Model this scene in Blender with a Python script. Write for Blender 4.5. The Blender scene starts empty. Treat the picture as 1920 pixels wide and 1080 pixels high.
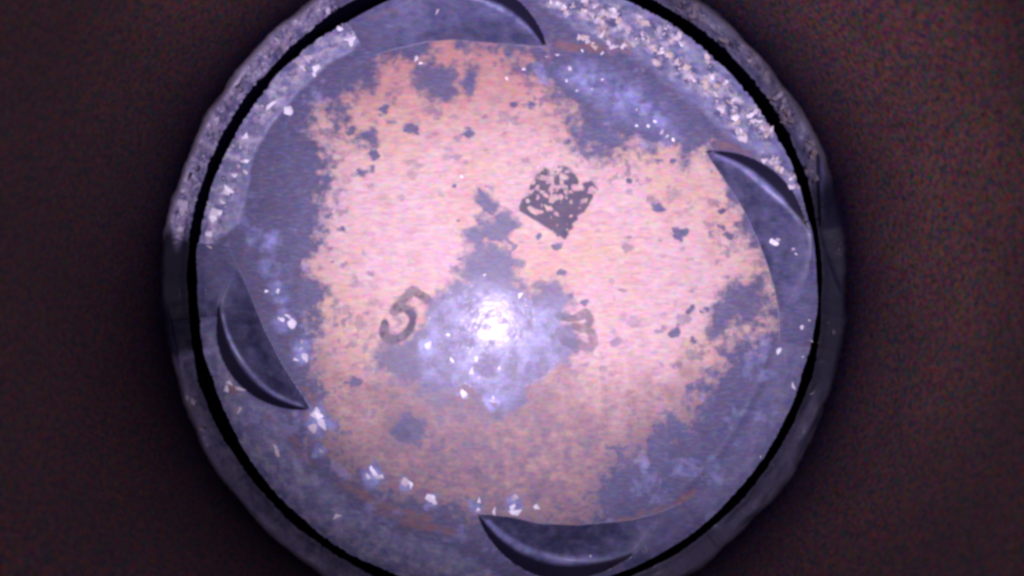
import bpy, bmesh, math
import numpy as np
from mathutils import Vector, Matrix

SC = bpy.context.scene
MM = 0.001                       # everything below is measured in millimetres
R = 40.0                         # piston radius
PX = R / 582.0                   # one photo pixel on the crown plane
CX, CY = 949.0, 535.0            # piston axis in the photograph
H = 96.0                         # camera height above the crown

def mm(px, py, z=0.0):
    return Vector(((px - CX) * PX * MM, (CY - py) * PX * MM, z * MM))

# ------------------------------------------------------------------ camera
cam_d = bpy.data.cameras.new('camera')
cam = bpy.data.objects.new('camera', cam_d)
SC.collection.objects.link(cam)
cam.location = mm(960, 540, H)
cam.rotation_euler = (0, 0, 0)
cam_d.sensor_width = 36.0
cam_d.lens = 18.0 / (960.0 * PX / H)
cam_d.clip_start = 0.002
cam_d.clip_end = 5.0
SC.camera = cam

# ------------------------------------------------------------------ world: a closed engine, no daylight
W = bpy.data.worlds.new('World')
SC.world = W
W.use_nodes = True
bg = W.node_tree.nodes['Background']
bg.inputs['Color'].default_value = (0.10, 0.08, 0.9, 1)
bg.inputs['Strength'].default_value = 0.06

# ------------------------------------------------------------------ the borescope's lamp, just beside the lens
def spot(name, px, py, z, aim, power, size, blend, rad, col):
    d = bpy.data.lights.new(name, 'SPOT')
    d.energy = power
    d.spot_size = math.radians(size)
    d.spot_blend = blend
    d.shadow_soft_size = rad * MM
    d.color = col
    o = bpy.data.objects.new(name, d)
    SC.collection.objects.link(o)
    o.location = mm(px, py, z)
    v = mm(*aim) - o.location
    o.rotation_euler = v.to_track_quat('-Z', 'Y').to_euler()
    return o
spot('borescope_lamp', 890, 680, H, (1030, 400, 0), 0.69, 68, 1.0, 1.7, (0.92, 0.78, 1.0))

vs = SC.view_settings
SC.display_settings.display_device = 'sRGB'
vs.view_transform = 'Standard'
vs.look = 'None'
vs.exposure = 0.0
vs.gamma = 1.0
vs.use_curve_mapping = False
SC.render.engine = 'CYCLES'
SC.cycles.max_bounces = 8
SC.cycles.filter_width = 3.1

# ------------------------------------------------------------------ numpy noise and masks
def lattice(seed):
    return np.random.default_rng(seed).random((256, 256)).astype(np.float32)
def vnoise(x, y, seed):
    L = lattice(seed)
    xi = np.floor(x).astype(np.int64); yi = np.floor(y).astype(np.int64)
    fx = x - xi; fy = y - yi
    fx = fx * fx * fx * (fx * (fx * 6 - 15) + 10); fy = fy * fy * fy * (fy * (fy * 6 - 15) + 10)
    a = L[xi & 255, yi & 255]; b = L[(xi + 1) & 255, yi & 255]
    c = L[xi & 255, (yi + 1) & 255]; d = L[(xi + 1) & 255, (yi + 1) & 255]
    return (a + (b - a) * fx) * (1 - fy) + (c + (d - c) * fx) * fy
def fbm(x, y, scale, seed, octs=4, gain=0.55):
    s = 0.0; amp = 1.0; tot = 0.0; f = 1.0 / scale
    ca, sa = math.cos(0.6), math.sin(0.6)
    for o in range(octs):
        s = s + amp * vnoise(x * f + 31.7 * o, y * f + 17.3 * o, seed + o)
        tot += amp; amp *= gain; f *= 2.03
        x, y = ca * x - sa * y, sa * x + ca * y
    return (s / tot - 0.5) * 2.0          # about -1..1
def sstep(a, b, x):
    t = np.clip((x - a) / (b - a), 0, 1)
    return t * t * (3 - 2 * t)
def sdpoly(pts, x, y):                    # signed distance, negative inside
    pts = np.array(pts, float); n = len(pts)
    d = np.full(x.shape, 1e18); ins = np.zeros(x.shape, bool)
    for i in range(n):
        ax, ay = pts[i]; bx, by = pts[(i + 1) % n]
        ex, ey = bx - ax, by - ay
        t = np.clip(((x - ax) * ex + (y - ay) * ey) / (ex * ex + ey * ey + 1e-9), 0, 1)
        d = np.minimum(d, (x - ax - t * ex) ** 2 + (y - ay - t * ey) ** 2)
        if ay != by:
            ins ^= ((ay > y) != (by > y)) & (x < (bx - ax) * (y - ay) / (by - ay) + ax)
    return np.where(ins, -1, 1) * np.sqrt(d)
def curve(pts, n=6):                      # Catmull-Rom through the points
    p = [np.array(q, float) for q in pts]; p = [2 * p[0] - p[1]] + p + [2 * p[-1] - p[-2]]; out = []
    for a, b, c, d in zip(p[:-3], p[1:-2], p[2:-1], p[3:]):
        for k in range(n):
            t = k / n
            out.append(tuple(0.5 * (2 * b + (c - a) * t + (2 * a - 5 * b + 4 * c - d) * t * t + (3 * b - a - 3 * c + d) * t ** 3)))
    return out + [tuple(p[-2])]
def sdline(pts, x, y):                    # distance to an open polyline
    d = np.full(x.shape, 1e18)
    for (ax, ay), (bx, by) in zip(pts[:-1], pts[1:]):
        ex, ey = bx - ax, by - ay
        t = np.clip(((x - ax) * ex + (y - ay) * ey) / (ex * ex + ey * ey + 1e-9), 0, 1)
        d = np.minimum(d, (x - ax - t * ex) ** 2 + (y - ay - t * ey) ** 2)
    return np.sqrt(d)
def fsd(fn, pts, x, y, reach=90):         # the same, worked out only near the outline
    pa = np.array(pts, float)
    x0, y0 = pa.min(0) - reach; x1, y1 = pa.max(0) + reach
    out = np.full(x.shape, float(reach))
    m = (x > x0) & (x < x1) & (y > y0) & (y < y1)
    if m.any():
        out[m] = np.minimum(fn(pts, x[m], y[m]), reach)
    return out

# ------------------------------------------------------------------ outlines traced on the crown (photo pixels = crown plane)
# pocket: valve circle (outer wall), inner edge of the sloping floor, angles of tip, open end at the rim, and far end
POCKETS = [
    dict(c=(563, 608), r=161, inner=[(395, 452), (425, 458), (455, 520), (497, 622), (530, 685), (582, 765)],
         tip=212.0, mid=186.0, end=172.0, deep=2.1, steep=2.3, soot_shade=0.74, w=1.05, lip=2.0,
         poly=[(360, 455), (425, 458), (455, 520), (497, 622), (530, 685), (582, 768)]),
    dict(c=(864, 126), r=166, inner=[(640, 70), (700, 104), (740, 92), (800, 78), (850, 74), (920, 80), (1026, 88)],
         tip=80.0, mid=104.0, end=121.0, deep=2.3, steep=1.7, soot_shade=0.24, w=1.35, lip=1.5,
         poly=[(630, 10), (650, 62), (700, 104), (740, 92), (800, 78), (850, 74), (920, 80), (1026, 90)]),
    dict(c=(1341, 462), r=180, inner=[(1322, 285), (1355, 332), (1390, 385), (1417, 440), (1440, 500), (1452, 540), (1460, 590), (1462, 640)],
         tip=33.0, mid=12.0, end=-12.0, deep=2.4, steep=1.7, soot_shade=0.42, w=1.15, lip=1.5,
         poly=[(1322, 281), (1355, 332), (1390, 385), (1417, 440), (1440, 500), (1452, 540), (1460, 590), (1462, 640), (1540, 660), (1560, 400)]),
    dict(c=(1066, 909), r=180, inner=[(893, 962), (960, 970), (1010, 982), (1085, 985), (1185, 975), (1237, 960), (1300, 935)],
         tip=263.0, mid=293.0, end=309.0, deep=2.5, steep=1.6, soot_shade=0.68, w=1.35, lip=2.2,
         poly=[(893, 962), (960, 970), (1010, 982), (1085, 985), (1185, 975), (1237, 960), (1300, 938), (1345, 985), (1250, 1110)]),
]
def pocket_fields(x, y):
    """depth (mm), region (-1 none, 0..3 floor) and wall flag at each photo-plane point"""
    depth = np.zeros(x.shape); reg = np.full(x.shape, -1); wall = np.zeros(x.shape, bool); fil = np.zeros(x.shape); blk = np.zeros(x.shape)
    ang = np.degrees(np.arctan2(CY - y, x - CX))
    rim = np.hypot(x - CX, y - CY)
    for k, p in enumerate(POCKETS):
        dc = p['r'] - np.hypot(x - p['c'][0], y - p['c'][1])           # >0 inside the valve circle
        a0 = p['tip']; span = p['end'] - a0
        t = ((ang - a0 + 180) % 360 - 180) / span                     # 0 at the tip, 1 at the far end of the opening
        tm = (p['mid'] - a0) / span
        poly = list(p['poly'])
        # close the outline along the circle from the tip round to the rim
        pts = poly
        far = np.hypot(x - p['inner'][0][0], y - p['inner'][0][1])
        near = (np.abs(t - 0.5) < 0.75) & (rim > 380)
        di = np.full(x.shape, -1.0)
        if near.any():
            xs, ys = x[near], y[near]
            # which side of the inner edge: the far side from the crown centre
            d = sdline(p['inner'], xs, ys)
            q = np.array(p['inner'] + [((p['inner'][-1][0] - CX) * 1.35 + CX, (p['inner'][-1][1] - CY) * 1.35 + CY),
                                       ((sum(a[0] for a in p['inner']) / len(p['inner']) - CX) * 1.7 + CX,
                                        (sum(a[1] for a in p['inner']) / len(p['inner']) - CY) * 1.7 + CY),
                                       ((p['inner'][0][0] - CX) * 1.35 + CX, (p['inner'][0][1] - CY) * 1.35 + CY)])
            s = sdpoly(q, xs, ys)
            di[near] = np.where(s < 0, d, -d)
        d_in = di * PX
        # past the valve circle the outer strip stays, except at the open end
        dopen = 0.55 * sstep(1.0, 0.72, t) + (0.25 * sstep(1.0, 0.985, t) if k == 0 else 0.0)
        dout = dopen * sstep(tm - 0.22, tm + 0.10, t)
        dw = dc * PX
        tt = np.clip(t, 0, 1)
        cap = dopen + (p['deep'] - 0.5) * np.sin(np.pi * np.clip(tt / (tm * 1.10), 0, 1)) ** 1.25
        fl = d_in * 0.62
        wl = np.where(dw > 0, dw * p['steep'], 0.0) + dout
        g = -np.log(np.exp(-np.clip(fl, -2, 9) * 4) + np.exp(-np.clip(cap, -2, 9) * 4)) / 4 + 0.0
        dep = -np.log(np.exp(-np.clip(g, -2, 9) * 2.4) + np.exp(-np.clip(wl, -2, 9) * 2.4)) / 2.4
        open_end = (t > tm).astype(float)
        inside = (d_in > 0) & ((dw > 0) | (t > tm)) & (t > -0.12) & (t < 0.998) & near
        strip = (d_in > 0) & (t > tm - 0.25) & (t < 0.998) & near & ~inside
        depth = np.where(strip, np.maximum(depth, dout), depth)
        depth = np.where(inside, np.maximum(depth, np.maximum(dep, 0)), depth)
        reg = np.where(inside & (reg < 0), k, reg)
        fil = np.maximum(fil, np.where(inside & (dw > 0), sstep(p['lip'], p['lip'] * 0.4, wl - g) * sstep(0.2, 0.6, g - dout), 0))  # mask of the fillet band that gets painted as lamp-lit
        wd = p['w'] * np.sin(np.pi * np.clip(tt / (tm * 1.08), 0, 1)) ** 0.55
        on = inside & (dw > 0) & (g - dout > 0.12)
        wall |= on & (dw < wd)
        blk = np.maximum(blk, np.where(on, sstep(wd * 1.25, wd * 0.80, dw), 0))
    return depth, reg, wall, fil, blk

DROPS = [(597, 790, 26), (703, 892, 21), (760, 907, 16), (808, 937, 13), (567, 655, 20), (536, 602, 18), (962, 947, 17), (897, 948, 14), (505, 452, 18), (522, 548, 18), (480, 440, 14), (925, 745, 16), (870, 740, 14), (800, 650, 16), (500, 500, 14), (600, 845, 12)]  # wet spots, a lavender sheen put into their colour
def t_of(k, x, y):                        # 0 at a pocket's tip, 1 at the far end of its opening
    p = POCKETS[k]
    return ((np.degrees(np.arctan2(CY - y, x - CX)) - p['tip'] + 180) % 360 - 180) / (p['end'] - p['tip'])
PADS = [
    dict(poly=[(375, 470), (392, 462), (420, 440), (448, 420), (462, 365), (470, 300), (505, 235), (560, 172), (615, 118), (660, 92), (690, 62), (678, 38), (640, 20), (560, 40), (430, 200), (350, 400)],
         label='pale crusted squish band at the upper left rim'),
    dict(poly=[(1000, -60), (1010, 0), (1050, 30), (1090, 55), (1150, 85), (1215, 115), (1270, 165), (1330, 215), (1375, 255), (1425, 290), (1470, 325), (1492, 362), (1540, 380), (1500, 200), (1300, -20), (1150, -80)],
         label='flaky whitish squish band at the upper right rim'),
    dict(poly=[(380, 592), (402, 606), (420, 690), (470, 750), (540, 785), (520, 800), (545, 850), (600, 905), (670, 965), (760, 1010), (850, 1040), (930, 1075), (1000, 1120), (800, 1160), (560, 1040), (380, 800), (350, 640)],
         label='grey squish band at the lower left rim'),
    dict(poly=[(1462, 640), (1440, 720), (1400, 810), (1340, 900), (1300, 942), (1340, 985), (1400, 930), (1500, 800), (1560, 640)],
         label='smooth grey squish band at the lower right rim'),
]
STAINS = [  # blue-grey carbon where the tan ash coat is missing
    [(905, 462), (945, 470), (955, 490), (942, 520), (972, 538), (992, 556), (1020, 535), (1042, 540), (1060, 575), (1048, 602), (1072, 640), (1058, 680), (1012, 690), (992, 722), (968, 770), (930, 765), (902, 730), (850, 722), (800, 722), (740, 695), (715, 672), (770, 650), (792, 620), (805, 588), (845, 548), (885, 530), (868, 508), (882, 485)],
    [(866, 440), (896, 410), (908, 420), (940, 398), (962, 424), (930, 448), (892, 452)],
    [(872, 486), (900, 478), (912, 458), (948, 462), (968, 486), (958, 525), (880, 525)],
    [(890, 362), (906, 356), (920, 372), (932, 388), (924, 406), (910, 392)],
    [(950, 125), (1010, 108), (1090, 96), (1180, 126), (1262, 176), (1340, 222), (1395, 262), (1300, 266), (1240, 280), (1170, 262), (1130, 280), (1092, 250), (1080, 196), (1020, 152)],
    [(775, 135), (800, 113), (850, 122), (857, 155), (835, 190), (802, 186), (772, 165)],
    [(876, 128), (892, 126), (890, 150), (880, 172), (868, 160)],
    [(1330, 590), (1360, 535), (1425, 515), (1445, 560), (1400, 600), (1360, 625), (1330, 640)],
    [(728, 800), (742, 772), (768, 762), (800, 795), (786, 838), (745, 836)],
    [(1095, 280), (1140, 285), (1155, 305), (1130, 300)],
]
SPOTS = [(690, 255, 24), (682, 321, 11), (770, 240, 10), (720, 205, 9), (875, 250, 9), (1235, 390, 7), (1275, 438, 9), (1296, 580, 8), (1322, 580, 8),
         (1268, 620, 9), (1300, 638, 8), (995, 195, 10), (960, 195, 6), (860, 413, 5), (853, 348, 5), (825, 330, 5), (700, 290, 8), (658, 245, 9),
         (1350, 395, 8), (1355, 425, 10), (1335, 435, 8), (1365, 440, 8), (1310, 770, 10), (665, 720, 14), (1070, 555, 5), (1098, 568, 6), (1045, 440, 4),
         (1010, 445, 6), (1045, 462, 6), (1052, 512, 6), (1180, 340, 5), (640, 430, 7), (560, 700, 10), (1290, 280, 9), (1235, 300, 7), (1262, 300, 6), (900, 360, 8), (912, 350, 6)]
LINES = [  # thin dark strokes joining the upper blobs of the middle stain
    ([(895, 362), (914, 370), (924, 385), (918, 400)], 6), ([(948, 440), (963, 458), (957, 485)], 5), ([(862, 482), (880, 480), (900, 495)], 6), ([(900, 445), (896, 465), (905, 480)], 5)]
FIVE = [[(800, 561), (774, 544), (755, 562), (738, 583)], curve([(738, 583), (758, 577), (774, 594), (771, 612), (757, 630), (736, 637), (719, 627), (722, 606)])]
THREE = [curve([(1050, 592), (1074, 597), (1098, 587), (1106, 603), (1094, 616), (1078, 611)]), curve([(1098, 612), (1111, 628), (1108, 650), (1086, 645), (1062, 640), (1050, 624)])]
STAMP = [(970, 393), (1060, 449), (1068, 440), (1066, 433), (1076, 427), (1074, 419), (1084, 412), (1083, 404), (1096, 398), (1122, 355), (1108, 338), (1088, 345), (1076, 318), (1064, 312), (1040, 302), (1030, 297), (1008, 320)]
CHIPS = [(1057, 331, 11, 0.5), (1035, 352, 9, -0.6), (1081, 351, 13, 0.2), (1087, 347, 8, 1.0), (1025, 367, 7, 0.4), (1052, 370, 8, 1.4), (1046, 317, 10, 0.2), (999, 395, 10, 0.7), (1008, 398, 7, 0), (1032, 391, 12, 0.5), (1043, 401, 9, 0.6), (1062, 322, 6, 0)]
TAN = [(750, 108), (800, 78), (850, 74), (920, 80), (1026, 92), (985, 115), (1000, 160), (1080, 200), (1090, 262), (1150, 275), (1200, 290), (1322, 281), (1390, 385), (1435, 487), (1459, 590), (1450, 615), (1375, 622), (1345, 690), (1300, 730), (1290, 790), (1230, 805), (1195, 840), (1150, 870), (1125, 930), (1090, 985), (1010, 980), (900, 962), (860, 960), (700, 905), (600, 830), (590, 770), (605, 690), (610, 600), (588, 520), (592, 440), (604, 370), (612, 300), (590, 262), (612, 210), (660, 180), (705, 150)]
WET_SHEEN = [[(800, 590), (850, 540), (900, 520), (960, 540), (1000, 570), (1060, 560), (1060, 680), (980, 730), (950, 780), (900, 740), (790, 720)],
       [(1050, 150), (1085, 105), (1190, 150), (1260, 210), (1275, 262), (1205, 240), (1120, 195)]]  # oily patches whose lamp sheen is painted into the colour
RUST = [([(500, 780), (530, 800), (560, 840), (580, 870)], 12), ([(545, 850), (560, 862)], 12), ([(640, 905), (700, 945), (800, 975)], 14), ([(700, 960), (860, 1005)], 12),
        ([(1150, 980), (1240, 955), (1300, 925)], 9), ([(700, 30), (740, 15)], 10), ([(1130, 60), (1180, 85)], 10), ([(820, 60), (900, 66)], 8), ([(575, 735), (590, 760)], 7), ([(440, 735), (425, 720)], 7),
        ([(1330, 262), (1380, 280), (1430, 300)], 8), ([(1050, 85), (1150, 90), (1180, 95)], 12)]

TRPAD = [(1035, 8), (1048, 5), (1055, 14), (1062, 22), (1075, 8), (1092, 20), (1100, 26), (1112, 30), (1124, 37), (1130, 45), (1137, 22), (1150, 18), (1158, 25), (1152, 35), (1160, 45), (1100, 3), (1113, 8), (1085, 66), (1095, 72), (1102, 79),
         (1115, 84), (1140, 84), (1155, 87), (1165, 90), (1172, 85), (1197, 40), (1206, 45), (1215, 48), (1231, 55), (1206, 70), (1214, 78), (1222, 84), (1228, 90), (1236, 92), (1241, 97), (1248, 100), (1258, 104), (1262, 78), (1270, 72), (1275, 80),
         (1268, 120), (1276, 128), (1284, 132), (1292, 138), (1327, 108), (1318, 154), (1324, 160), (1331, 170), (1342, 178), (1338, 145), (1343, 160), (1357, 155), (1235, 120), (1232, 117), (1370, 188), (1380, 190), (1372, 205), (1378, 215), (1376, 225),
         (1407, 213), (1416, 210), (1421, 218), (1389, 252), (1396, 256), (1385, 247), (1429, 240), (1437, 252), (1444, 245), (1435, 300), (1458, 316), (1462, 322), (1491, 350), (1484, 340), (1447, 306), (1410, 228), (1355, 205), (1300, 150), (1250, 60), (1180, 60), (1130, 62)]
def surface(x, y, full=True):
    """height (mm) and stain channels of the crown at photo-plane points"""
    n1 = fbm(x, y, 46, 3, 5, 0.62)
    n2 = fbm(x, y, 14, 21, 3)
    ns = fbm(x * 0.45, y, 11, 37, 3)                 # streaky
    wx = x + 7 * fbm(x, y, 22, 51, 3); wy = y + 7 * fbm(x, y, 22, 61, 3)
    rim = np.hypot(x - CX, y - CY)
    depth, reg, wall, fil, blk = pocket_fields(x, y)
    # stains
    sd = sdpoly(TAN, wx, wy)
    n3 = fbm(x * 0.7, y, 7, 43, 3)
    coat = 0.05 + 0.95 * sstep(0.18, 0.82, 0.5 - (sd + 4) / 95 + 0.60 * n1 + 0.32 * n2 + 0.18 * n3)      # 1 where the tan coat remains
    stain = 1 - coat
    zone = np.full(x.shape, -1)
    for i, s in enumerate(STAINS):
        d = fsd(sdpoly, s, wx, wy)
        stain = np.maximum(stain, (0.92 if i else 0.86) * sstep(15, -12, d - (10 if i == 0 else 2) + 18 * n1 + 15 * n2 + 7 * n3))
        if i in (0, 4, 5):
            zone = np.where((zone < 0) & (d - (9 if i == 0 else 3) + 16 * n1 + 16 * n2 < 0), i, zone)
    stain = np.maximum(stain, 0.72 * sstep(1.35, 0.55, np.hypot((x - 880) / 165, (y - 690) / 95) + 0.7 * n1 + 0.5 * n2))
    for (sx, sy, sr) in SPOTS:
        d = np.hypot(x - sx, (y - sy) * 1.25) - sr
        m = d < 40
        e = 0.92
        stain[m] = np.maximum(stain[m], e * sstep(sr * 0.45, -sr * 0.45, d[m] + np.minimum(sr, 13) * (1.1 * n2[m] + 1.2 * n1[m] + 0.7 * n3[m])))
    fg = np.random.default_rng(77)
    for k in range(420):
        ax, ay = fg.uniform(600, 1450), fg.uniform(90, 960); ar = fg.uniform(1.5, 6.0) * (1 + 0.8 * (fg.random() < 0.12)); al = fg.uniform(0.12, 0.62)
        if abs(ax - 760) < 150 and abs(ay - 450) < 110 and k % 3: continue
        m = (np.abs(x - ax) < 22) & (np.abs(y - ay) < 22)
        if m.any():
            d = np.hypot((x[m] - ax) * 0.75, (y[m] - ay) * 1.15) - ar + 8 * n2[m] + 6 * n1[m] + 5 * n3[m]
            stain[m] = np.maximum(stain[m], al * sstep(3.0, -3.0, d))
    for pts, w in LINES:
        stain = np.maximum(stain, 0.85 * sstep(w, 0, fsd(sdline, pts, wx, wy, 40) + 3 * n2))
    # soot veil over the lower crown with lamp falloff painted in, islands of specks around the edges
    veil = np.clip(0.40 + 0.35 * n2 + 0.30 * n3 + 0.3 * n1, 0.1, 0.85) * sstep(600, 900, y + 80 * n1) * (1 - 0.35 * sstep(1080, 1180, x) * sstep(800, 700, y))
    specks = sstep(0.30, 0.55, fbm(x, y, 19, 71, 3) + 0.25 * n1) * sstep(-170, -10, sd) * 0.6
    stain = np.maximum(stain, np.maximum(veil, specks * (sd < 20)))
    wet_sheen = np.zeros(x.shape)
    for w_ in WET_SHEEN:
        wet_sheen = np.maximum(wet_sheen, (0.72 if w_ is WET_SHEEN[0] else 1.0) * sstep(18, -26, fsd(sdpoly, w_, wx, wy) + 14 * n1 + 8 * n2))
    wet_sheen = wet_sheen * np.clip(0.75 + 0.9 * n1 + 0.7 * n2, 0.12, 1.0)
    for (sx, sy, sr) in DROPS:
        m = (np.abs(x - sx) < 60) & (np.abs(y - sy) < 60)
        if m.any():
            q = sstep(sr * 0.5, -sr * 0.5, np.hypot(x[m] - sx, (y[m] - sy) * 0.9) - sr + 9 * n2[m] + 10 * n1[m])
            stain[m] = np.maximum(stain[m], 0.95 * q); wet_sheen[m] = np.maximum(wet_sheen[m], 0.9 * q)
    wet_sheen = wet_sheen * sstep(0.3, 0.8, stain)
    wet_sheen = np.maximum(wet_sheen, 0.5 * sstep(0.15, 0.4, n1) * (sd > 10))
    rust = np.zeros(x.shape)
    for pts, w in RUST:
        rust = np.maximum(rust, sstep(w, -2, fsd(sdline, pts, wx, wy, 50) + 8 * n1 + 4 * n2))
    dark = np.zeros(x.shape); mark = np.full(x.shape, -1)
    gx = x + 2.0 * n2; gy = y + 2.0 * ns
    for i, digit in enumerate((FIVE, THREE)):
        for st in digit:
            d = fsd(sdline, st, gx, gy, 40) + 2.2 * n2 + 1.5 * n1
            dark = np.maximum(dark, sstep(11.0, 5.0, d) * np.clip(0.95 + 0.5 * n1 + 0.5 * n2, 0.3, 1) * (1.0 if i == 0 else 0.72))
            mark = np.where(d < 7, i, mark)
    d = fsd(sdpoly, STAMP, gx, gy, 60)
    st = sstep(2.5, -2.5, d)
    for (sx, sy, sr, sa) in CHIPS:
        ca, sn = math.cos(sa), math.sin(sa)
        q = np.hypot((x - sx) * ca + (y - sy) * sn, ((y - sy) * ca - (x - sx) * sn) * 1.9) - sr * 0.75 + 6 * n2 + 3 * ns
        st = st * (1 - 0.85 * sstep(3, -3, q))
    mark = np.where(d < 0, 2, mark)
    st = st * (1 - 0.8 * sstep(0.10, 0.34, fbm(x, y, 9, 411, 2, 0.5) - 0.0055 * (y - 345))) * sstep(296, 330, y + 26 * n2 + 14 * n1)
    dark = np.maximum(dark, st)
    pad = np.zeros(x.shape); padk = np.full(x.shape, -1)
    for i, p in enumerate(PADS):
        d = fsd(sdpoly, p['poly'], x + 4 * n1 + 2 * n2, y + 4 * n1 - 2 * n2, 60)
        e = sstep(5, -5, d) if i == 0 else sstep(13, -11, d + 9 * n2 + 8 * n1)
        e = np.where(reg >= 0, 0, e)
        pad = np.maximum(pad, e * (1.0, 1.0, 0.8, 0.35)[i])
        padk = np.where((d < 0) & (reg < 0), i, padk)
    # ring ridge along the lower right of the crown
    wet_sheen = np.where(padk == 0, np.clip(0.75 + 0.7 * n1, 0.2, 1) * pad, wet_sheen)
    ridge = np.exp(-((rim - 508) / 7.0) ** 2) * sstep(-70, -30, np.degrees(np.arctan2(CY - y, x - CX))) * sstep(0, -14, np.degrees(np.arctan2(CY - y, x - CX)))
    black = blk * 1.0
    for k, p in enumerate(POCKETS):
        black = np.where((reg == k), np.maximum(black, p['soot_shade'] * np.clip(0.85 + 0.55 * n1 + 0.3 * n2, 0, 1) * sstep(1.02, 0.6, t_of(k, x, y)) * (1 - fil)), black)  # shade of the tilted floors painted in with the soot, fillet spared
    tf = np.zeros(x.shape)
    for k in range(4):
        tf = np.where(reg == k, sstep(1.0, 0.72, t_of(k, x, y)), tf)
    stain = np.maximum(stain, tf * np.clip(0.95 + 0.35 * n1 + 0.2 * n2, 0, 1))
    wet_sheen = np.where(reg >= 0, np.where(wall, 0.8, 0.35) * tf, wet_sheen)
    rust = np.where(reg >= 0, rust * 0.4, rust)
    wet_sheen = np.maximum(wet_sheen, fil * (reg >= 0) * np.clip(0.7 + 0.6 * n1, 0, 1))  # lamp-lit fillet band brightened through the colour
    z = -depth
    z = z + (0.028 * n1 * (1 - pad) + 0.012 * n2) * (1 - 0.85 * wet_sheen) - 0.05 * stain * (reg < 0)
    gr = fbm(x, y, 9, 91, 3)
    gr2 = fbm(x, y, 24, 95, 3)
    gran = np.clip(sstep(520, 556, rim + 14 * n1), 0, 1)
    gran = np.where(padk == 2, 0.42 * sstep(480, 540, rim + 40 * n1), np.where(padk == 3, 0.3 * gran, gran))
    if (padk == 1).any():
        m = padk == 1
        dch = np.full(m.sum(), 1e9)
        for cxx, cyy in TRPAD:
            dch = np.minimum(dch, (x[m] - cxx) ** 2 + (y[m] - cyy) ** 2)
        gran[m] = sstep(27, 7, np.sqrt(dch) + 9 * n2[m] + 8 * n1[m])
    z = z + pad * (0.10 + (0.06 * gr * (padk < 2) + 0.13 * gr2 + 0.05 * gr) * (0.3 + 0.7 * np.where(padk == 1, gran, sstep(515, 560, rim + 14 * n1)))) + 0.06 * ridge
    z = z - 0.10 * sstep(566, 582, rim) - 0.02 * dark
    tone = np.clip(sstep(330, 110, y + 90 * n1) + sstep(620, 800, y + 90 * n1) * 0.95 + 0.35 * n1 + 0.25 * n2, 0, 1)
    lip = np.zeros(x.shape)
    for k in (0, 2):
        p = POCKETS[k]; tq = ((np.degrees(np.arctan2(CY - y, x - CX)) - p['tip'] + 180) % 360 - 180) / (p['end'] - p['tip'])
        tm = (p['mid'] - p['tip']) / (p['end'] - p['tip'])
        lip = np.maximum(lip, sstep(tm - 0.1, tm + 0.15, tq) * sstep(1.15, 0.9, tq))
    return dict(gran=gran, lip=lip, tone=tone, z=z, reg=reg, wall=wall, stain=stain, wet_sheen=wet_sheen, rust=rust, dark=dark, black=black, pad=pad, padk=padk, mark=mark, zone=zone, ridge=ridge, depth=depth, gr=gr)

# ------------------------------------------------------------------ materials
def mat(name):
    m = bpy.data.materials.new(name); m.use_nodes = True
    nt = m.node_tree
    return m, nt, nt.nodes['Principled BSDF']
def nd(nt, typ, **kw):
    n = nt.nodes.new(typ)
    for k, v in kw.items():
        setattr(n, k, v)
    return n
def mixc(nt, fac, a, b):
    n = nd(nt, 'ShaderNodeMix', data_type='RGBA')
    for sock, v in ((n.inputs[0], fac), (n.inputs[6], a), (n.inputs[7], b)):
        if isinstance(v, (int, float)): sock.default_value = v
        elif isinstance(v, tuple): sock.default_value = v + (1,)
        else: nt.links.new(v, sock)
    return n.outputs[2]
def mth(nt, op, a, b=None, clamp=False):
    n = nd(nt, 'ShaderNodeMath', operation=op, use_clamp=clamp)
    for i, v in enumerate((a, b)):
        if v is None: continue
        if isinstance(v, (int, float)): n.inputs[i].default_value = v
        else: nt.links.new(v, n.inputs[i])
    return n.outputs[0]
def noise(nt, co, scale, detail=3, rough=0.55, out='Fac'):
    n = nd(nt, 'ShaderNodeTexNoise')
    n.inputs['Scale'].default_value = scale
    n.inputs['Detail'].default_value = detail
    n.inputs['Roughness'].default_value = rough
    nt.links.new(co, n.inputs['Vector'])
    return n.outputs[out]
def mapped(nt, sx, sy, sz):
    tc = nd(nt, 'ShaderNodeTexCoord'); mp = nd(nt, 'ShaderNodeMapping')
    mp.inputs['Scale'].default_value = (sx / MM, sy / MM, sz / MM)
    nt.links.new(tc.outputs['Object'], mp.inputs['Vector'])
    return mp.outputs['Vector']
def ramp(nt, v, a, b):
    n = nd(nt, 'ShaderNodeMapRange'); n.clamp = True
    nt.links.new(v, n.inputs['Value'])
    n.inputs['From Min'].default_value = a; n.inputs['From Max'].default_value = b
    return n.outputs['Result']

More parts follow.
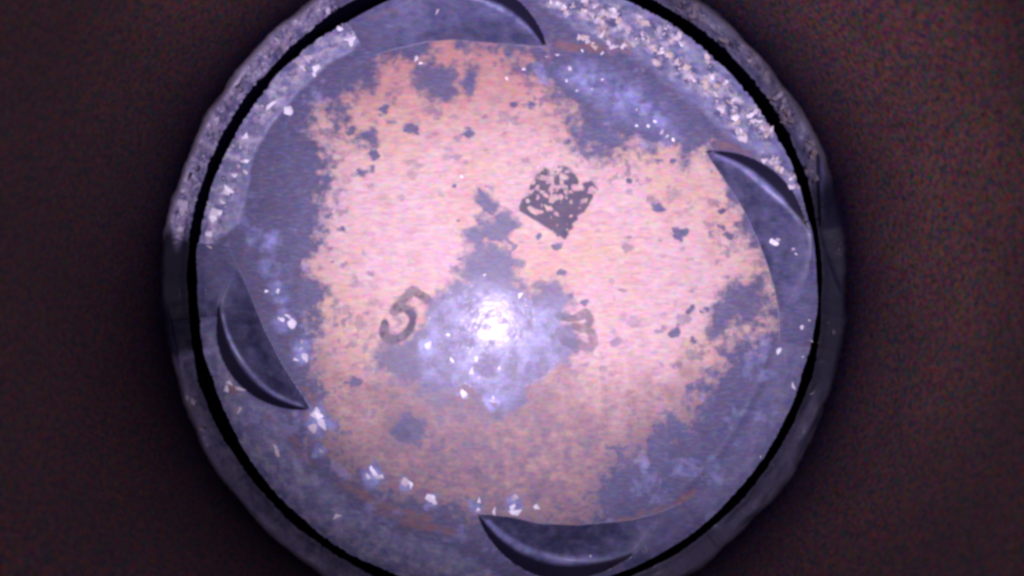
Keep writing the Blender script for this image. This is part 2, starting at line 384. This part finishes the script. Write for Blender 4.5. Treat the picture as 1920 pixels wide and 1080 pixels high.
def crown_material():
    m, nt, p = mat('ash_and_carbon')
    L = nt.links
    a1 = nd(nt, 'ShaderNodeAttribute', attribute_name='film'); s1 = nd(nt, 'ShaderNodeSeparateColor'); L.new(a1.outputs['Color'], s1.inputs[0])
    a2 = nd(nt, 'ShaderNodeAttribute', attribute_name='crust'); s2 = nd(nt, 'ShaderNodeSeparateColor'); L.new(a2.outputs['Color'], s2.inputs[0])
    stain, wet_sheen, rust = s1.outputs[0], s1.outputs[1], s1.outputs[2]
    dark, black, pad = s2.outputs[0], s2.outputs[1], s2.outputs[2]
    co = mapped(nt, 1, 1, 1); st = mapped(nt, 0.35, 1.3, 1)
    big = ramp(nt, noise(nt, co, 0.07, 3), 0.40, 0.56)
    mid = ramp(nt, noise(nt, co, 0.55, 4), 0.35, 0.65)
    fine = noise(nt, st, 2.6, 4, 0.65)
    tcy = nd(nt, 'ShaderNodeTexCoord'); sy = nd(nt, 'ShaderNodeSeparateXYZ'); L.new(tcy.outputs['Object'], sy.inputs[0])
    ysep = mth(nt, 'DIVIDE', sy.outputs[1], MM)
    tan = mixc(nt, big, (0.59, 0.395, 0.325), (0.61, 0.435, 0.46))
    tan = mixc(nt, mth(nt, 'MULTIPLY', mid, 0.35), tan, (0.40, 0.235, 0.215))
    tan = mixc(nt, mth(nt, 'MULTIPLY', ramp(nt, fine, 0.35, 0.7), 0.45), tan, (0.68, 0.47, 0.42))
    tan = mixc(nt, a1.outputs['Alpha'], tan, mixc(nt, ramp(nt, ysep, 5.0, -14.0), (0.45, 0.235, 0.215), (0.37, 0.225, 0.205)))
    tan = mixc(nt, mth(nt, 'MULTIPLY', ramp(nt, noise(nt, st, 1.2, 4, 0.7), 0.52, 0.75), 0.55), tan, (0.33, 0.21, 0.235))
    carbon = mixc(nt, mid, (0.056, 0.073, 0.182), (0.086, 0.075, 0.158))
    carbon = mixc(nt, mth(nt, 'MULTIPLY', ramp(nt, fine, 0.48, 0.75), 0.7), carbon, (0.17, 0.17, 0.31))
    carbon = mixc(nt, mth(nt, 'MULTIPLY', ramp(nt, noise(nt, co, 0.35, 4, 0.65), 0.5, 0.7), 0.6), carbon, (0.050, 0.052, 0.115))
    padc = mixc(nt, ramp(nt, noise(nt, co, 0.62, 5, 0.65), 0.44, 0.62), (0.085, 0.090, 0.19), (0.48, 0.42, 0.51))
    padc = mixc(nt, a2.outputs['Alpha'], mixc(nt, mid, (0.125, 0.140, 0.275), (0.24, 0.23, 0.385)), padc)
    padc = mixc(nt, mth(nt, 'MULTIPLY', wet_sheen, 0.32), padc, (0.34, 0.33, 0.54))
    col = mixc(nt, stain, tan, carbon)
    col = mixc(nt, mth(nt, 'MULTIPLY', wet_sheen, ramp(nt, mid, -0.2, 1.1)), col, (0.31, 0.33, 0.64))  # lavender lamp sheen of the oily film, painted into the base colour
    col = mixc(nt, pad, col, padc)
    col = mixc(nt, mth(nt, 'MULTIPLY', rust, 0.55), col, (0.26, 0.12, 0.10))
    col = mixc(nt, mth(nt, 'MULTIPLY', dark, 0.97), col, mixc(nt, mid, (0.060, 0.064, 0.110), (0.105, 0.078, 0.125)))
    col = mixc(nt, black, col, (0.010, 0.008, 0.026))  # pocket carbon and the shade of the recess, both held in this colour
    gcol = noise(nt, mapped(nt, 0.45, 1.25, 1), 1.9, 3, 0.6, 'Color')
    sc = nd(nt, 'ShaderNodeVectorMath', operation='MULTIPLY_ADD'); L.new(gcol, sc.inputs[0]); sc.inputs[1].default_value = (1.1, 1.15, 1.2); sc.inputs[2].default_value = (0.45, 0.43, 0.42)
    gm = nd(nt, 'ShaderNodeMix', data_type='RGBA', blend_type='MULTIPLY'); gm.inputs[0].default_value = 1.0
    L.new(col, gm.inputs[6]); L.new(sc.outputs[0], gm.inputs[7]); col = gm.outputs[2]
    L.new(col, p.inputs['Base Color'])
    r = nd(nt, 'ShaderNodeMix', data_type='FLOAT'); L.new(stain, r.inputs[0]); r.inputs[2].default_value = 0.72; r.inputs[3].default_value = 0.5
    r2 = nd(nt, 'ShaderNodeMix', data_type='FLOAT'); L.new(wet_sheen, r2.inputs[0]); L.new(r.outputs[0], r2.inputs[2]); r2.inputs[3].default_value = 0.44
    rr = mth(nt, 'ADD', r2.outputs[0], mth(nt, 'MULTIPLY', mth(nt, 'SUBTRACT', fine, 0.5), 0.25))
    L.new(rr, p.inputs['Roughness'])
    p.inputs['Specular IOR Level'].default_value = 0.42
    cw = mth(nt, 'MULTIPLY', wet_sheen, 0.085)
    L.new(cw, p.inputs['Coat Weight']); p.inputs['Coat Roughness'].default_value = 0.155
    b = nd(nt, 'ShaderNodeBump'); b.inputs['Strength'].default_value = 0.35; b.inputs['Distance'].default_value = 0.03 * MM
    bh = mth(nt, 'ADD', noise(nt, co, 2.2, 4, 0.6), mth(nt, 'MULTIPLY', fine, 0.7))
    L.new(bh, b.inputs['Height'])
    L.new(b.outputs[0], p.inputs['Normal']); b2 = nd(nt, 'ShaderNodeBump'); b2.inputs['Strength'].default_value = 0.22; b2.inputs['Distance'].default_value = 0.09 * MM
    L.new(noise(nt, mapped(nt, 0.30, 1.0, 1), 0.42, 2, 0.45), b2.inputs['Height']); L.new(b2.outputs[0], p.inputs['Coat Normal'])
    return m
def plain(name, col, rough, spec=0.5, var=0.3, scale=1.5):
    m, nt, p = mat(name)
    co = mapped(nt, 1, 1, 1)
    n = ramp(nt, noise(nt, co, scale, 4), 0.3, 0.7)
    nt.links.new(mixc(nt, n, tuple(c * (1 - var) for c in col), tuple(min(1, c * (1 + var)) for c in col)), p.inputs['Base Color'])
    p.inputs['Roughness'].default_value = rough
    p.inputs['Specular IOR Level'].default_value = spec
    b = nd(nt, 'ShaderNodeBump'); b.inputs['Strength'].default_value = 0.4; b.inputs['Distance'].default_value = 0.05 * MM
    nt.links.new(noise(nt, co, 3.0, 4), b.inputs['Height']); nt.links.new(b.outputs[0], p.inputs['Normal'])
    return m
def bore_material():
    m, nt, p = mat('varnished_iron_bore')
    L = nt.links
    tc = nd(nt, 'ShaderNodeTexCoord'); sp = nd(nt, 'ShaderNodeSeparateXYZ'); L.new(tc.outputs['Object'], sp.inputs[0])
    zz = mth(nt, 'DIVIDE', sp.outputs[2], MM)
    co = mapped(nt, 1, 1, 1)
    edge = mth(nt, 'ADD', zz, mth(nt, 'MULTIPLY', mth(nt, 'SUBTRACT', noise(nt, co, 0.16, 4, 0.55), 0.5), 4.0))
    at = nd(nt, 'ShaderNodeAttribute', attribute_name='mirror_dim')
    up = ramp(nt, edge, 6.3, 8.1)                     # polished strip below, dull varnish above
    blot = ramp(nt, noise(nt, co, 0.12, 4), 0.35, 0.65)
    grain = noise(nt, mapped(nt, 1, 1, 0.8), 2.0, 2, 0.6, 'Color')
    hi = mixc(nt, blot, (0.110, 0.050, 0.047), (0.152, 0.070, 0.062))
    col = mixc(nt, ramp(nt, zz, 9.0, 46.0), (0.007, 0.004, 0.011), hi)  # wall brightening towards the lamp is painted in with this ramp
    hs = nd(nt, 'ShaderNodeMix', data_type='RGBA', blend_type='MULTIPLY'); hs.inputs[0].default_value = 1.0
    sc = nd(nt, 'ShaderNodeVectorMath', operation='MULTIPLY_ADD'); L.new(grain, sc.inputs[0]); sc.inputs[1].default_value = (6.0, 4.9, 5.6); sc.inputs[2].default_value = (-2.0, -1.45, -1.8)
    mx = nd(nt, 'ShaderNodeVectorMath', operation='MAXIMUM'); L.new(sc.outputs[0], mx.inputs[0]); mx.inputs[1].default_value = (0.05, 0.05, 0.05)
    L.new(col, hs.inputs[6]); L.new(mx.outputs[0], hs.inputs[7])
    metal = mixc(nt, at.outputs['Fac'], mixc(nt, blot, (0.42, 0.39, 0.47), (0.56, 0.52, 0.61)), (0.004, 0.003, 0.010))
    col = mixc(nt, up, metal, hs.outputs[2])
    L.new(col, p.inputs['Base Color'])
    L.new(mth(nt, 'SUBTRACT', 1.0, up), p.inputs['Metallic'])
    p.inputs['IOR'].default_value = 1.6
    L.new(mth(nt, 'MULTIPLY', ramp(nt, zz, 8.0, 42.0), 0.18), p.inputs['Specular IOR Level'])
    r = nd(nt, 'ShaderNodeMix', data_type='FLOAT'); L.new(up, r.inputs[0]); r.inputs[2].default_value = 0.06; r.inputs[3].default_value = 0.50
    L.new(r.outputs[0], p.inputs['Roughness'])
    b = nd(nt, 'ShaderNodeBump'); b.inputs['Strength'].default_value = 0.2; b.inputs['Distance'].default_value = 0.0015 * MM
    rings = mapped(nt, 0.05, 0.05, 6.0)
    L.new(mth(nt, 'ADD', noise(nt, rings, 1.0, 3), noise(nt, co, 1.2, 3)), b.inputs['Height'])
    L.new(b.outputs[0], p.inputs['Normal'])
    return m
M_CROWN = crown_material()
M_BORE = bore_material()
M_LAND = plain('baked_black_carbon', (0.008, 0.007, 0.045), 0.6, 0.3)
M_RING = plain('steel_ring', (0.12, 0.12, 0.13), 0.35)
M_ALU = plain('dull_aluminium', (0.30, 0.30, 0.32), 0.5)
M_ASH = plain('pale_ash', (0.62, 0.54, 0.62), 0.5, 0.5, 0.25, 2.0)
M_ASH_GLINT = plain('bright_ash_glint', (0.85, 0.82, 0.92), 0.30, 0.9, 0.08, 2.0)  # white ash, also used for painted glints
M_TANF = plain('yellowish_ash', (0.55, 0.45, 0.42), 0.5, 0.5, 0.25, 2.0)
M_GRIT = plain('grey_grit', (0.26, 0.24, 0.34), 0.65, 0.3, 0.4, 2.0)

# ------------------------------------------------------------------ object helpers
def link(name, me, parent=None, m=None, label=None):
    o = bpy.data.objects.new(name, me)
    SC.collection.objects.link(o)
    if parent: o.parent = parent
    if m and not me.materials: me.materials.append(m)
    if label: o['label'] = label
    return o
def mesh_np(name, V, F4=None, F3=None, smooth=True, film=None, crust=None):
    me = bpy.data.meshes.new(name)
    me.vertices.add(len(V)); me.vertices.foreach_set('co', np.ascontiguousarray(V, np.float32).ravel())
    loops = []; starts = []; n = 0
    for F in (F4, F3):
        if F is not None and len(F):
            k = F.shape[1]
            loops.append(F.ravel()); starts.append(n + np.arange(len(F)) * k); n += F.size
    lo = np.concatenate(loops).astype(np.int32); stt = np.concatenate(starts).astype(np.int32)
    me.loops.add(len(lo)); me.loops.foreach_set('vertex_index', lo)
    me.polygons.add(len(stt)); me.polygons.foreach_set('loop_start', stt)
    if smooth: me.polygons.foreach_set('use_smooth', np.ones(len(stt), bool))
    me.update(calc_edges=True); me.validate()
    for nm, arr in (('film', film), ('crust', crust)):
        if arr is not None:
            at = me.color_attributes.new(nm, 'FLOAT_COLOR', 'POINT')
            at.data.foreach_set('color', np.ascontiguousarray(arr if arr.shape[1] == 4 else np.c_[arr, np.ones(len(arr))], np.float32).ravel())
    return me
def lathe(name, prof, n=256):
    a = np.linspace(0, 2 * np.pi, n, endpoint=False)
    P = np.array(prof, float) * MM; k = len(P)
    V = np.stack([np.outer(np.cos(a), P[:, 0]), np.outer(np.sin(a), P[:, 0]), np.tile(P[:, 1], (n, 1))], -1).reshape(-1, 3)
    i, j = np.meshgrid(np.arange(n), np.arange(k - 1), indexing='ij')
    i2 = (i + 1) % n
    F = np.stack([i * k + j, i2 * k + j, i2 * k + j + 1, i * k + j + 1], -1).reshape(-1, 4)
    return mesh_np(name, V, F)

# ------------------------------------------------------------------ the cylinder
GAP = 0.60
cyl = bpy.data.objects.new('cylinder_liner', None)
SC.collection.objects.link(cyl)
cyl.location = mm(948, 534)
cyl['label'] = 'dark brown cylinder bore encircling the piston and mirroring its crusty rim'
cyl['category'] = 'cylinder'
RB = R + GAP
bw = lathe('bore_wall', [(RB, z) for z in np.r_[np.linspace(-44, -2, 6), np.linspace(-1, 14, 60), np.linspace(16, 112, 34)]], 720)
bv = np.empty(len(bw.vertices) * 3, np.float32); bw.vertices.foreach_get('co', bv); bv = bv.reshape(-1, 3) / MM
ba = np.degrees(np.arctan2(bv[:, 1], bv[:, 0])) % 360
def sector(a, a0, a1, soft):
    c = (a0 + a1) / 2; d = np.abs((a - c + 180) % 360 - 180)
    return sstep((a1 - a0) / 2 + soft, (a1 - a0) / 2 - soft, d)
bn = fbm(ba * 4, bv[:, 2] * 14, 30, 501, 4)
sect_dim = 0.60 * (1 - sector(ba, 110, 180, 8)) + 0.97 * sector(ba + 2 * bn, 172, 191, 2.5) + 0.45 * sector(ba + 3 * bn, -18, 19, 5) + 0.15 * sector(ba + 4 * bn, 300, 345, 6) + 0.45 * np.clip(bn - 0.05, 0, 1)   # blotches, and sectors darkened in colour to weaken the reflected rim
att = bw.attributes.new('mirror_dim', 'FLOAT', 'POINT'); att.data.foreach_set('value', np.clip(sect_dim, 0, 1).astype(np.float32))
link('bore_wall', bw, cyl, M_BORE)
link('outer_sleeve', lathe('outer_sleeve', [(RB, 112), (RB + 5, 112), (RB + 5, -44), (RB, -44)], 128), cyl, M_ALU)

# ------------------------------------------------------------------ the piston
pis = bpy.data.objects.new('piston', None)
SC.collection.objects.link(pis)
pis['label'] = 'round engine piston crown coated in tan ash and blue-grey carbon with four crescent valve pockets'
pis['category'] = 'piston'

NT, NR = 1760, 430
th = np.linspace(0, 2 * np.pi, NT, endpoint=False)
rr = np.concatenate([np.linspace(1.5, 582, NR - 1)[:-6], np.linspace(574.5, 582, 7)])
NR = len(rr)
TH, RR = np.meshgrid(th, rr, indexing='ij')
X = CX + RR * np.cos(TH); Y = CY - RR * np.sin(TH)
S = surface(X, Y)
jag = 6.0 * fbm(X, Y, 11, 131, 4, 0.6) * sstep(550, 582, RR) * (0.35 + 0.65 * S['pad'])
RJ = (RR - np.abs(jag) + (5.0 * fbm(X, Y, 110, 151, 2) - 1.0) * sstep(540, 582, RR) + 3.0 * S['lip'] * sstep(540, 582, RR)) * PX
V = np.stack([RJ * np.cos(TH), RJ * np.sin(TH), S['z']], -1).reshape(-1, 3) * MM
film = np.stack([S['stain'], S['wet_sheen'], S['rust'], S['tone']], -1).reshape(-1, 4)
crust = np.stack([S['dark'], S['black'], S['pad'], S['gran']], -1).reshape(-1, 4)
ii, jj = np.meshgrid(np.arange(NT), np.arange(NR - 1), indexing='ij')
i2 = (ii + 1) % NT
F = np.stack([ii * NR + jj, ii * NR + jj + 1, i2 * NR + jj + 1, i2 * NR + jj], -1).reshape(-1, 4)
def at_face(a):
    return a.reshape(NT, NR)[:, :-1].reshape(-1)
code = np.zeros(len(F), int)
zn = at_face(S['zone']); code[zn >= 0] = 30 + zn[zn >= 0]
mk = at_face(S['mark']); code[mk >= 0] = 20 + mk[mk >= 0]
pk = at_face(S['padk']); code[pk >= 0] = 10 + pk[pk >= 0]
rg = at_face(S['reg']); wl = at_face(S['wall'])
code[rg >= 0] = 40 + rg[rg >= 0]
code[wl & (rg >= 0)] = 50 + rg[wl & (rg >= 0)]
def slice_obj(name, c, parent, label=None):
    f = F[code == c]
    if len(f) == 0: return None
    used, inv = np.unique(f.ravel(), return_inverse=True)
    f3 = None
    v, fl, cr = V[used], film[used], crust[used]
    f = inv.reshape(-1, 4)
    if c == CENTRE:                                    # the small hole at the middle of the polar grid
        cidx = len(v)
        v = np.vstack([v, [[0, 0, V[::NR, 2].mean()]]]); fl = np.vstack([fl, film[::NR].mean(0)]); cr = np.vstack([cr, crust[::NR].mean(0)])
        ring = np.searchsorted(used, np.arange(NT) * NR)
        f3 = np.stack([np.full(NT, cidx), ring, np.roll(ring, -1)], -1)
    return link(name, mesh_np(name, v, f, f3, True, fl, cr), parent, M_CROWN, label)
CENTRE = int(np.bincount(code.reshape(NT, NR - 1)[:, 0]).argmax())
if (code.reshape(NT, NR - 1)[:, 0] != CENTRE).any():
    code.reshape(NT, NR - 1)[:, 0] = CENTRE
slice_obj('crown', 0, pis)
for k, lab in ((0, 'oily blue-grey carbon patch with painted sheen in the middle of the crown'), (4, 'bluish carbon patch with painted sheen on the upper right of the crown'), (5, 'small blue-grey carbon patch near the top of the crown')):
    slice_obj('carbon_patch', 30 + k, pis, lab)
for k, p in enumerate(PADS):
    slice_obj('squish_band', 10 + k, pis, p['label'])
slice_obj('stamped_digit', 20, pis, 'dark digit 5 on the tan ash')
slice_obj('stamped_digit', 21, pis, 'half buried dark digit 3')
slice_obj('stamped_square', 22, pis, 'worn dark square mark with pale chips')
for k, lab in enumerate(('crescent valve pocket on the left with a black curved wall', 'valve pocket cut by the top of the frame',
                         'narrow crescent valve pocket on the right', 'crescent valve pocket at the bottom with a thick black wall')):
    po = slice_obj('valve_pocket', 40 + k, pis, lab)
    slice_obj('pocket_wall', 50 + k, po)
# side of the piston
rim = V.reshape(NT, NR, 3)[:, -1]
rows = [rim]
for dr, z in ((0.00, -0.9), (0.0, -5.0)):
    q = rim.copy(); a = np.hypot(q[:, 0], q[:, 1])
    q[:, :2] *= ((R - 0.1 + dr) * MM / a)[:, None]
    q[:, 2] = np.minimum(z * MM, rim[:, 2] - 0.3 * MM) if z > -2 else z * MM
    rows.append(q)
VV = np.concatenate(rows); i = np.arange(NT); i2 = (i + 1) % NT
FF = np.concatenate([np.stack([k * NT + i, (k + 1) * NT + i, (k + 1) * NT + i2, k * NT + i2], -1) for k in range(2)])
link('top_land', mesh_np('top_land', VV, FF), pis, M_LAND)
link('piston_ring', lathe('piston_ring', [(R - 3, -5.05), (RB - 0.02, -5.05), (RB - 0.02, -6.25), (R - 3, -6.25)]), pis, M_RING)
link('skirt', lathe('skirt', [(R - 3, -6.3), (R - 0.1, -6.3), (R - 0.1, -9), (R - 3, -9), (R - 3, -10.2), (R - 0.1, -10.2), (R - 0.1, -40), (R - 3, -40)]), pis, M_ALU)

# ------------------------------------------------------------------ ash flakes, and pale chips drawn in place of glints
rng = np.random.default_rng(11)
def chip(seed, flat):
    g = np.random.default_rng(seed)
    bm = bmesh.new()
    for _ in range(9):
        v = g.normal(size=3); v /= np.linalg.norm(v)
        bm.verts.new((v[0] * g.uniform(0.7, 1.1), v[1] * g.uniform(0.7, 1.1), v[2] * flat))
    bmesh.ops.convex_hull(bm, input=bm.verts)
    me = bpy.data.meshes.new('chip'); bm.to_mesh(me); bm.free()
    return me
def chips(m, seed):
    out = []
    for s in range(7):
        me = chip(seed + s, 0.55); me.materials.append(m); me.name = 'ash_glint_flake'; out.append(me)
    return out
C_W, C_A, C_T = chips(M_ASH_GLINT, 100), chips(M_ASH, 200), chips(M_TANF, 300)
GLINT = [(515, 198, 9), (540, 208, 9), (430, 358, 9), (405, 396, 9), (399, 412, 7), (575, 113, 7), (592, 127, 6), (566, 128, 7), (582, 108, 5), (655, 70, 6), (637, 55, 5), (660, 80, 6), (440, 330, 6), (457, 258, 4), (452, 275, 4),  # lamp glints, each drawn as a pale chip
         (461, 322, 5), (458, 302, 6), (393, 440, 6), (392, 463, 4), (590, 140, 5), (447, 310, 4), (418, 375, 5), (463, 255, 4), (660, 158, 0),
         (520, 545, 4), (528, 600, 6), (540, 597, 6), (547, 606, 6), (566, 642, 5), (564, 655, 5), (572, 672, 7), (555, 673, 5), (596, 776, 8), (604, 797, 9), (588, 800, 8), (600, 770, 6),
         (690, 892, 6), (703, 886, 7), (715, 893, 5), (757, 905, 8), (766, 911, 7), (806, 934, 9), (814, 940, 8), (900, 938, 6), (895, 956, 6), (965, 934, 7), (960, 950, 8), (968, 957, 7), (1007, 952, 4), (930, 958, 5),
         (817, 18, 6), (780, 110, 6), (789, 120, 5), (951, 147, 5), (982, 129, 5), (1025, 106, 6), (1045, 101, 5), (1100, 80, 5), (1130, 100, 6), (1062, 152, 4), (1081, 170, 5), (1092, 95, 4), (1240, 250, 7), (1250, 255, 5), (1194, 235, 4), (1110, 166, 5), (1130, 150, 4), (1215, 236, 4), (1228, 228, 5), (1194, 205, 4), (1262, 262, 5), (1070, 130, 5),
         (840, 628, 5), (803, 648, 5), (848, 675, 5), (893, 673, 5), (880, 662, 4), (887, 696, 6), (897, 710, 5), (936, 690, 4), (870, 738, 5), (926, 745, 4), (985, 572, 4), (993, 629, 4), (977, 555, 5), (908, 515, 3), (512, 443, 0),
         (1460, 658, 7), (1519, 601, 6), (1503, 613, 6), (1506, 669, 6), (1490, 722, 7), (1453, 452, 9), (1462, 448, 7), (1491, 466, 7), (1496, 474, 5), (1523, 640, 4), (1425, 857, 4),
         (1011, 290, 6), (1010, 312, 8), (982, 284, 5), (866, 331, 4), (430, 720, 7), (425, 728, 6), (452, 729, 5), (447, 768, 6), (600, 845, 5), (633, 970, 5), (1110, 1052, 4), (1020, 1035, 0),
         (515, 838, 8), (520, 850, 6), (500, 545, 4), (512, 610, 0)]
pts = []
for x_, y_, s_ in GLINT:
    if s_: pts.append((x_, y_, s_ * (1.75 if x_ < 1020 and y_ > 540 else 1.8 if x_ < 700 and y_ < 480 else 0.95), C_W if rng.random() < 0.72 else C_A))
for x_, y_ in TRPAD:
    for q in range(2):
        pts.append((x_ + rng.normal() * 3, y_ + rng.normal() * 3, rng.uniform(4.5, 10.5), C_A if rng.random() < 0.5 else (C_W if rng.random() < 0.35 else C_T)))
P = np.array([(a, b) for a, b, _, _ in pts])
Z = surface(P[:, 0], P[:, 1])['z']
DX = (surface(P[:, 0] + 3, P[:, 1])['z'] - Z) / (3 * PX)
DY = (surface(P[:, 0], P[:, 1] - 3)['z'] - Z) / (3 * PX)
for (x_, y_, s_, kind), z, gx, gy in zip(pts[:295], Z, np.clip(DX, -1, 1), np.clip(DY, -1, 1)):
    o = link('ash_glint_flake', kind[rng.integers(7)], pis)
    o.location = mm(x_, y_, z + 0.05)
    s = s_ * PX * MM * rng.choice([0.8, 1.0, 1.0, 1.35])
    o.scale = (s * rng.uniform(0.7, 1.2), s * rng.uniform(0.55, 0.9), s * 0.6)
    q = Vector((0, 0, 1)).rotation_difference(Vector((-gx, -gy, 1)).normalized()).to_matrix()
    e = Matrix.Rotation(rng.normal() * 0.2, 3, 'X') @ Matrix.Rotation(rng.normal() * 0.2, 3, 'Y') @ Matrix.Rotation(rng.uniform(0, 6.28), 3, 'Z')
    o.rotation_euler = (q @ e).to_euler()
# the smaller grit of the squish bands, joined
def grit(name, n, box, keep, size, m):
    g = np.random.default_rng(len(name) + n)
    x = g.uniform(box[0], box[2], n); y = g.uniform(box[1], box[3], n)
    s = surface(x, y); ok = keep(x, y, s) & (np.hypot(x - CX, y - CY) < 577)
    x, y, z = x[ok], y[ok], s['z'][ok]
    base = np.array([[1, 0, 0], [0.3, 0.9, 0], [-0.8, 0.5, 0], [-0.6, -0.7, 0], [0.5, -0.8, 0], [0.1, 0.05, 0.8]])
    tri = np.array([[0, 1, 5], [1, 2, 5], [2, 3, 5], [3, 4, 5], [4, 0, 5], [0, 2, 1], [0, 3, 2], [0, 4, 3]])
    Vs = []; Fs = []
    for k in range(len(x)):
        a = g.uniform(0, 6.28); c, sn = math.cos(a), math.sin(a); r = g.uniform(*size) * PX
        b = base * g.uniform(0.6, 1.3, (6, 1)) * r
        b = np.c_[b[:, 0] * c - b[:, 1] * sn, b[:, 0] * sn + b[:, 1] * c, b[:, 2]]
        Vs.append(b + [(x[k] - CX) * PX, (CY - y[k]) * PX, z[k] - 0.02]); Fs.append(tri + 6 * k)
    me = mesh_np(name, np.concatenate(Vs) * MM, None, np.concatenate(Fs), False)
    o = link(name, me, pis, m); o['kind'] = 'stuff'
    return o
grit('carbon_grit', 3500, (340, -60, 1560, 1130), lambda x, y, s: (s['pad'] > 0.75) & (s['gran'] > 0.6) & (fbm(x, y, 30, 301, 3) > 0.12) & (s['reg'] < 0), (2.0, 5.5), M_GRIT)
grit('ash_grit', 2400, (340, -60, 1560, 560), lambda x, y, s: (s['pad'] > 0.9) & (s['gran'] > 0.7) & (fbm(x, y, 26, 311, 3) > 0.25) & (s['reg'] < 0), (2.2, 6.0), M_ASH)
